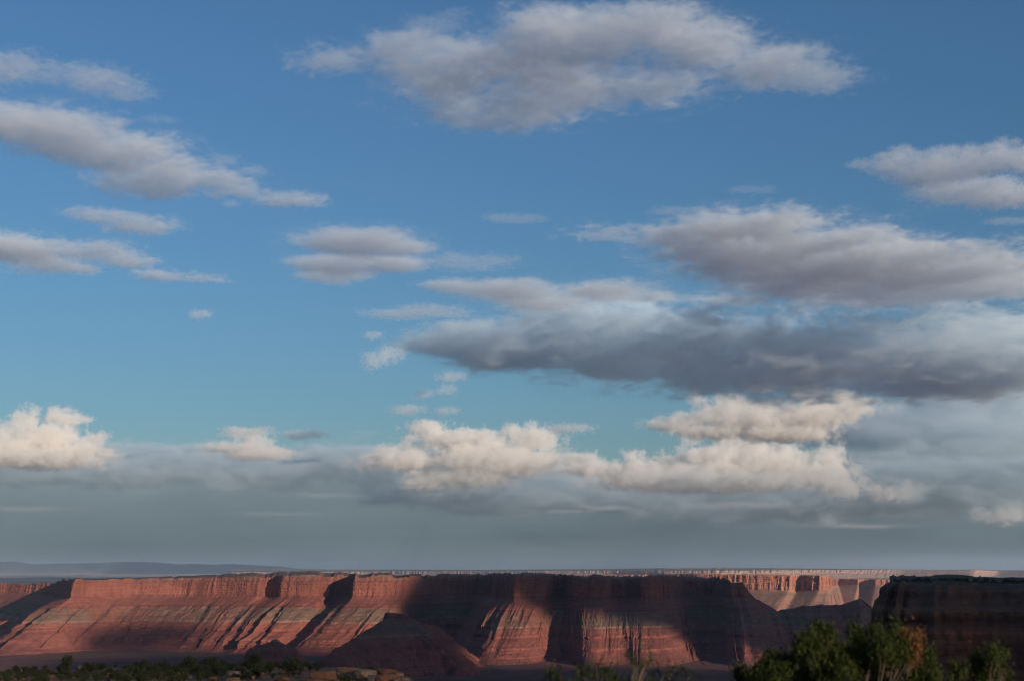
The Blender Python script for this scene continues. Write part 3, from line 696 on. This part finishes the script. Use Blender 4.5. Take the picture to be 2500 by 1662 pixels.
cloud('long grey sloping cloud bank at the left with bright upper edge', [(20, 280, 130, 55), (130, 310, 170, 62), (270, 350, 160, 62), (400, 400, 140, 50), (490, 410, 90, 32), (330, 420, 120, 34), (540, 440, 70, 20)], ALT, rho=0.0036, seed=4)
cloud('small ragged fragments at the right end of the sloping left bank', [(510, 365, 40, 12), (585, 395, 34, 20), (530, 470, 26, 14)], ALT, rho=0.0022, noise=.9, seed=5)
cloud('small flat bright cloud right of the sloping left bank', [(645, 465, 60, 16), (690, 458, 62, 22)], ALT, rho=0.0039, seed=6)
cloud('short lens cloud below the sloping left bank', [(230, 495, 70, 24), (310, 517, 85, 28)], ALT, rho=0.0036, seed=7)
cloud('grey cloud with a long thin tail at the left edge', [(20, 570, 110, 42), (110, 608, 100, 26), (190, 580, 120, 22), (290, 605, 70, 22), (370, 635, 60, 15), (470, 640, 60, 13)], ALT, rho=0.0039, seed=8)
cloud('stacked double decker cloud left of the centre of the sky', [(830, 560, 160, 34), (920, 570, 90, 28), (780, 610, 120, 30), (900, 608, 90, 30), (770, 638, 90, 16)], ALT, rho=0.0039, noise=.5, seed=9)
cloud('faint thin veil right of the stacked double cloud', [(1070, 605, 110, 16), (1140, 600, 80, 14)], ALT, rho=0.0015, seed=10)
cloud('broken white cloud with a bright knob above the dark band', [(1040, 660, 80, 18), (1170, 672, 130, 30), (1220, 648, 40, 14), (1250, 700, 110, 24), (1390, 672, 130, 22), (1500, 685, 80, 13)], ALT, rho=0.0036, noise=.75, seed=11)
cloud('slim pale bar left of the dark band', [(920, 724, 80, 14), (1000, 718, 90, 14)], ALT, rho=0.0025, seed=12)
cloud('short puff tucked between the slim bar and the dark band', [(1060, 755, 80, 18), (1110, 745, 40, 14)], ALT, rho=0.0029, seed=13)
cloud('big dark grey cloud band stretching to the right edge', [(1000, 790, 90, 20), (1170, 805, 160, 45), (1370, 770, 200, 70), (1450, 810, 250, 60), (1650, 820, 260, 62), (1880, 832, 290, 60), (2120, 838, 300, 56), (2330, 815, 220, 60), (2250, 850, 260, 46)], D=19000, rho=.0022, thick=1, deep=1.5, noise=.85, edge=.5, scale=.7, fine=1.6, bias=.12, seed=14, mat=VB)
cloud('broad grey lens cloud at the right with a bright leading tip', [(1420, 535, 120, 14), (1560, 548, 130, 38), (1720, 530, 190, 45), (1770, 590, 230, 60), (1950, 610, 240, 58), (2110, 640, 250, 50), (2260, 620, 150, 40), (2050, 675, 250, 28), (2300, 665, 160, 40), (1850, 560, 200, 45), (1650, 575, 150, 45), (1900, 650, 220, 45), (2150, 590, 180, 30)], ALT, rho=0.0039, seed=15)
cloud('lumpy cumulus at the upper right edge of the sky', [(1985, 375, 36, 13), (2060, 372, 70, 34), (2160, 385, 110, 52), (2250, 365, 90, 46), (2350, 355, 80, 46), (2220, 430, 120, 34), (2310, 440, 110, 38)], ALT, rho=0.0036, noise=.8, scale=.6, stretch=1.3, thick=.7, seed=16, bil=.5, edge=.4, bias=.2)
for i, (x, y, a_, b_, lab) in enumerate([(1185, 503, 70, 9, 'tiny thin streak above the centre of the sky'), (1560, 487, 60, 7, 'short streak above the tip of the grey lens cloud'), (1735, 437, 55, 6, 'faint hairline streak high right of centre'), (2325, 510, 50, 9, 'small streak under the lumpy upper right cumulus'),
                                        (1690, 695, 70, 20, 'small ragged puff under the grey lens cloud'), (370, 275, 40, 8, 'faint scrap under the upper left streak cloud')]):
    cloud(lab, [(x - a_ * .3, y, a_ * .8, b_), (x + a_ * .35, y + 1, a_ * .8, b_ * .9)], ALT, rho=0.0024, noise=.8, seed=20 + i, group='small wisps in the sky')
PK_ = [(868, 830, 28, 22, 'leaning pinkish puff below the slim bar'), (908, 815, 28, 17, 'rounded pinkish puff left of the dark band tip'), (462, 725, 24, 9, 'lone pinkish puff in the empty left sky'), (978, 907, 22, 10, 'faint pink puff below the dark band, left one'), (1030, 897, 20, 11, 'faint pink puff below the dark band, right one'),
       (1042, 868, 30, 11, 'little pair of pink tufts just under the dark band'), (940, 944, 36, 10, 'pale smudge low in the centre left'), (1030, 946, 26, 8, 'pale smudge low in the centre right'), (860, 773, 20, 8, 'tiny pink fleck under the slim bar'), (1312, 987, 46, 10, 'small pink dash right of the central cumulus'), (700, 1001, 44, 10, 'thin grey dash above the left cumulus bank')]
for i, (x, y, a_, b_, lab) in enumerate(PK_):
    cloud(lab, [(x - a_ * .25, y, a_ * .8, b_), (x + a_ * .4, y - b_ * .2, a_ * .7, b_ * .9)], D=24000, rho=0.003, noise=1.3, scale=.7, stretch=1.2, bias=.25, fine=1.5, seed=30 + i, group='small pink puffs low in the sky')
VG = vapour('shade_grey_vapour', (.70, .79, .85), 0.0)  # shade on the low grey cloud layers is painted in as a greyer colour
VR = vapour('shade_grey_veil', (.42, .54, .585), 0.0)  # low grey albedo stands in for cloud cut off from the sun
VC = vapour('sun_tinted_vapour', (1.0, .965, .92), 0.0)  # reddened sunlight on distant clouds is put into this warm tint
CU = dict(noise=.8, scale=.4, stretch=1.15, octs=6, edge=.36, fine=1.6, bias=.05, bil=.9, vox=3.0, mat=VC, wisp=.12)
cloud('cauliflower cumulus cluster under the dark band at right', [(1608, 915, 26, 24), (1560, 968, 75, 28), (1660, 945, 75, 42), (1640, 985, 90, 28), (1760, 955, 110, 44), (1870, 945, 110, 46), (1860, 895, 60, 30), (1960, 935, 75, 26), (1750, 885, 45, 20), (1800, 990, 120, 28)], D=33000, rho=0.0031, seed=50, **CU)
cloud('hazy grey cloud mass at the lower right edge', [(1900, 985, 260, 50), (2150, 1000, 280, 80), (2250, 925, 180, 40), (2350, 1000, 160, 60), (2100, 1080, 320, 60)], D=72000, rho=.0005, noise=.9, deep=.8, seed=51, rate=2.5, mat=VG)
cloud('tall creamy cumulus bank right of the centre above the horizon', [(1560, 1060, 44, 34), (1650, 1040, 105, 50), (1760, 1050, 110, 56), (1870, 1075, 95, 52), (1940, 1105, 66, 42), (1480, 1065, 70, 28), (1370, 1070, 90, 30), (1650, 1100, 260, 34)], D=52000, rho=0.0022, seed=52, **CU)
cloud('wide creamy cumulus in the centre above the horizon', [(1190, 985, 46, 26), (1060, 1000, 110, 32), (1150, 1045, 165, 56), (960, 1000, 40, 20), (990, 1105, 70, 30), (1080, 1090, 110, 36), (930, 1050, 110, 36)], D=54000, rho=0.0022, seed=53, **CU)
cloud('small creamy cumulus low at the right horizon', [(2050, 1130, 60, 26), (2100, 1120, 30, 16)], D=56000, rho=0.0019, seed=54, **CU)
cloud('pink cumulus dome at the right edge just above the horizon', [(2320, 1175, 44, 32), (2280, 1185, 40, 20)], D=60000, rho=0.0016, seed=55, **CU)
cloud('bright towering cumulus at the left edge above the horizon', [(20, 1015, 90, 50), (110, 990, 85, 52), (150, 958, 56, 22), (170, 1030, 80, 36), (250, 1045, 40, 16), (80, 1050, 160, 30)], D=50000, rho=0.0026, seed=56, **CU)
cloud('bright shelf shaped cumulus between the left and central banks', [(540, 1025, 90, 18), (600, 1040, 90, 20), (585, 1005, 46, 24)], D=50000, rho=0.0020, seed=57, **CU)
cloud('little dark cap floating over the bright shelf cumulus', [(575, 990, 60, 12), (540, 1000, 40, 8)], D=46000, rho=0.0012, seed=58, **CU)
cloud('long grey stratus shelf under the left cumulus banks', [(80, 1085, 260, 40), (330, 1075, 280, 48), (600, 1085, 280, 48), (860, 1070, 240, 55)], D=62000, rho=.0011, noise=.9, deep=.5, seed=60, rate=3.0, mat=VG)
cloud('long grey stratus shelf under the right cumulus banks', [(1200, 1130, 320, 46), (1500, 1130, 320, 46), (1850, 1150, 320, 46), (2200, 1120, 320, 60)], D=66000, rho=.0011, noise=.9, deep=.5, seed=61, rate=3.0, mat=VG)
cloud('dim blue grey cloud veil spread over the whole horizon', [(200, 1230, 900, 150), (1000, 1230, 900, 150), (1700, 1230, 900, 150), (2300, 1230, 900, 150)], D=118000, rho=.00035, noise=.45, deep=.2, vox=8, seed=62, rate=5.0, mat=VR, fine=.3, edge=.6)
cloud('thin pale mist drifting low across the whole sky before the cumulus', [(100, 1142, 520, 100), (600, 1142, 520, 100), (1150, 1145, 520, 100), (1700, 1145, 520, 100), (2250, 1115, 520, 125)], D=44000, rho=.00013, noise=.35, deep=.6, vox=7, seed=63, rate=5.0, mat=VR, fine=.6, edge=.9, bias=.1)
for i, (x, y, a_, b_, lab) in enumerate([(760, 1141, 90, 7, 'thin peach streak under the gap between left and central cumulus'), (1310, 1176, 60, 5, 'short faint streak low under the central cumulus'), (1720, 1163, 150, 11, 'long faint streak low under the right cumulus bank'), (640, 1183, 90, 5, 'hairline streak low in the left haze'),
                                        (60, 1170, 110, 8, 'dim streak low in the haze at the left edge'), (2180, 1122, 110, 8, 'pale streak low in the haze near the right edge'), (1960, 1210, 140, 6, 'faintest streak just above the right horizon')]):
    cloud(lab, [(x - a_ * .3, y, a_ * .8, b_), (x + a_ * .35, y + 1, a_ * .8, b_ * .9)], D=50000, rho=.00035, noise=1.2, scale=.3, bias=.0, edge=1.0, seed=70 + i, mat=VC, group='faint streaks low in the haze')
# clouds behind the viewpoint, whose shadows lie over the near land
M_SH = bpy.data.materials.new('thick_cloud_vapour'); M_SH.use_nodes = True
n_ = M_SH.node_tree.nodes; n_.clear(); a_ = n_.new('ShaderNodeOutputMaterial'); v_ = n_.new('ShaderNodeVolumePrincipled')
v_.inputs['Color'].default_value = (.99, .99, .99, 1); v_.inputs['Density'].default_value = .006
M_SH.node_tree.links.new(v_.outputs[0], a_.inputs['Volume'])
M_SH2 = M_SH.copy(); [n for n in M_SH2.node_tree.nodes if n.type == 'PRINCIPLED_VOLUME'][0].inputs['Density'].default_value = .0011
UA = Vector((math.cos(SUN_AZ), -math.sin(SUN_AZ), 0)); VA = Vector((-math.sin(SUN_AZ) * math.sin(SUN_EL), -math.cos(SUN_AZ) * math.sin(SUN_EL), math.cos(SUN_EL)))
def behind(label, u, v, ru, rv, seed, tau, L=14000, amp=.1):
    """a cloud L metres up-sun, between the sun and the land it shades; u, v are across and up as the sun sees it"""
    import bmesh
    bm = bmesh.new(); bmesh.ops.create_icosphere(bm, subdivisions=5, radius=1)
    co = np.array([q.co for q in bm.verts])
    k = 1 + amp * fbm(co[:, 0] * 2.6 + seed, co[:, 1] * 2.6, co[:, 2] * 2.6, 5, .6)
    for q, m_ in zip(bm.verts, k): q.co *= m_
    rz = .45 * rv; ry = math.sqrt(rv ** 2 - (rz * math.cos(SUN_EL)) ** 2) / math.sin(SUN_EL)
    path = 2 / math.hypot(math.cos(SUN_EL) / ry, math.sin(SUN_EL) / rz)
    m = bpy.data.materials.new('thick_cloud_vapour'); m.use_nodes = True
    n_ = m.node_tree.nodes; n_.clear(); a_ = n_.new('ShaderNodeOutputMaterial'); v_ = n_.new('ShaderNodeVolumePrincipled')
    v_.inputs['Color'].default_value = (.98, .98, .98, 1); v_.inputs['Density'].default_value = tau / path
    m.node_tree.links.new(v_.outputs[0], a_.inputs['Volume'])
    me = bpy.data.meshes.new('cloud'); bm.to_mesh(me); bm.free(); me.materials.append(m)
    o = bpy.data.objects.new('cloud', me); COL.objects.link(o)
    o.location = UA * u + VA * v + SV * L
    o.rotation_euler = (0, 0, -SUN_AZ); o.scale = (ru, ry, rz)
    return tag(o, label, 'cloud', 'clouds behind the viewpoint')
behind('wide cloud behind the viewpoint shading the near rim and canyon floor', -2900, -400, 3100, 1150, 3.1, 6.5, amp=.04)
behind('cloud behind the viewpoint shading the middle of the mesa wall', -6950, 1060, 2050, 560, 8.4, 14, amp=.06)
behind('low cloud behind the viewpoint shading the saddle right of the mesa', -6300, 560, 850, 250, 6.6, 9, amp=.07)
behind('small thin cloud behind the viewpoint dimming the left wall', -3850, 1145, 330, 120, 5.5, 3.5)
behind('low cloud behind the viewpoint shading the pyramid butte', -3600, 770, 900, 200, 2.7, 12, amp=.06)
# ------------------------------------------------------------------ haze
hm = bpy.data.materials.new('haze_air'); hm.use_nodes = True
n_ = hm.node_tree.nodes; n_.clear(); a_ = n_.new('ShaderNodeOutputMaterial'); v_ = n_.new('ShaderNodeVolumePrincipled')
v_.inputs['Color'].default_value = (.60, .74, .92, 1); v_.inputs['Density'].default_value = 0.85e-5
hm.node_tree.links.new(v_.outputs[0], a_.inputs['Volume'])
h_, z0, z1 = 101500.0, -640.0, 560.0
hv = [(x, y, z) for z in (z0, z1) for (x, y) in ((-h_, -h_), (h_, -h_), (h_, h_), (-h_, h_))]
o = mesh_obj('haze', hv, [(3, 2, 1, 0), (4, 5, 6, 7), (0, 1, 5, 4), (1, 2, 6, 5), (2, 3, 7, 6), (3, 0, 4, 7)], hm)
tag(o, 'thin blue haze filling the air over the canyon', 'haze', kind='stuff')
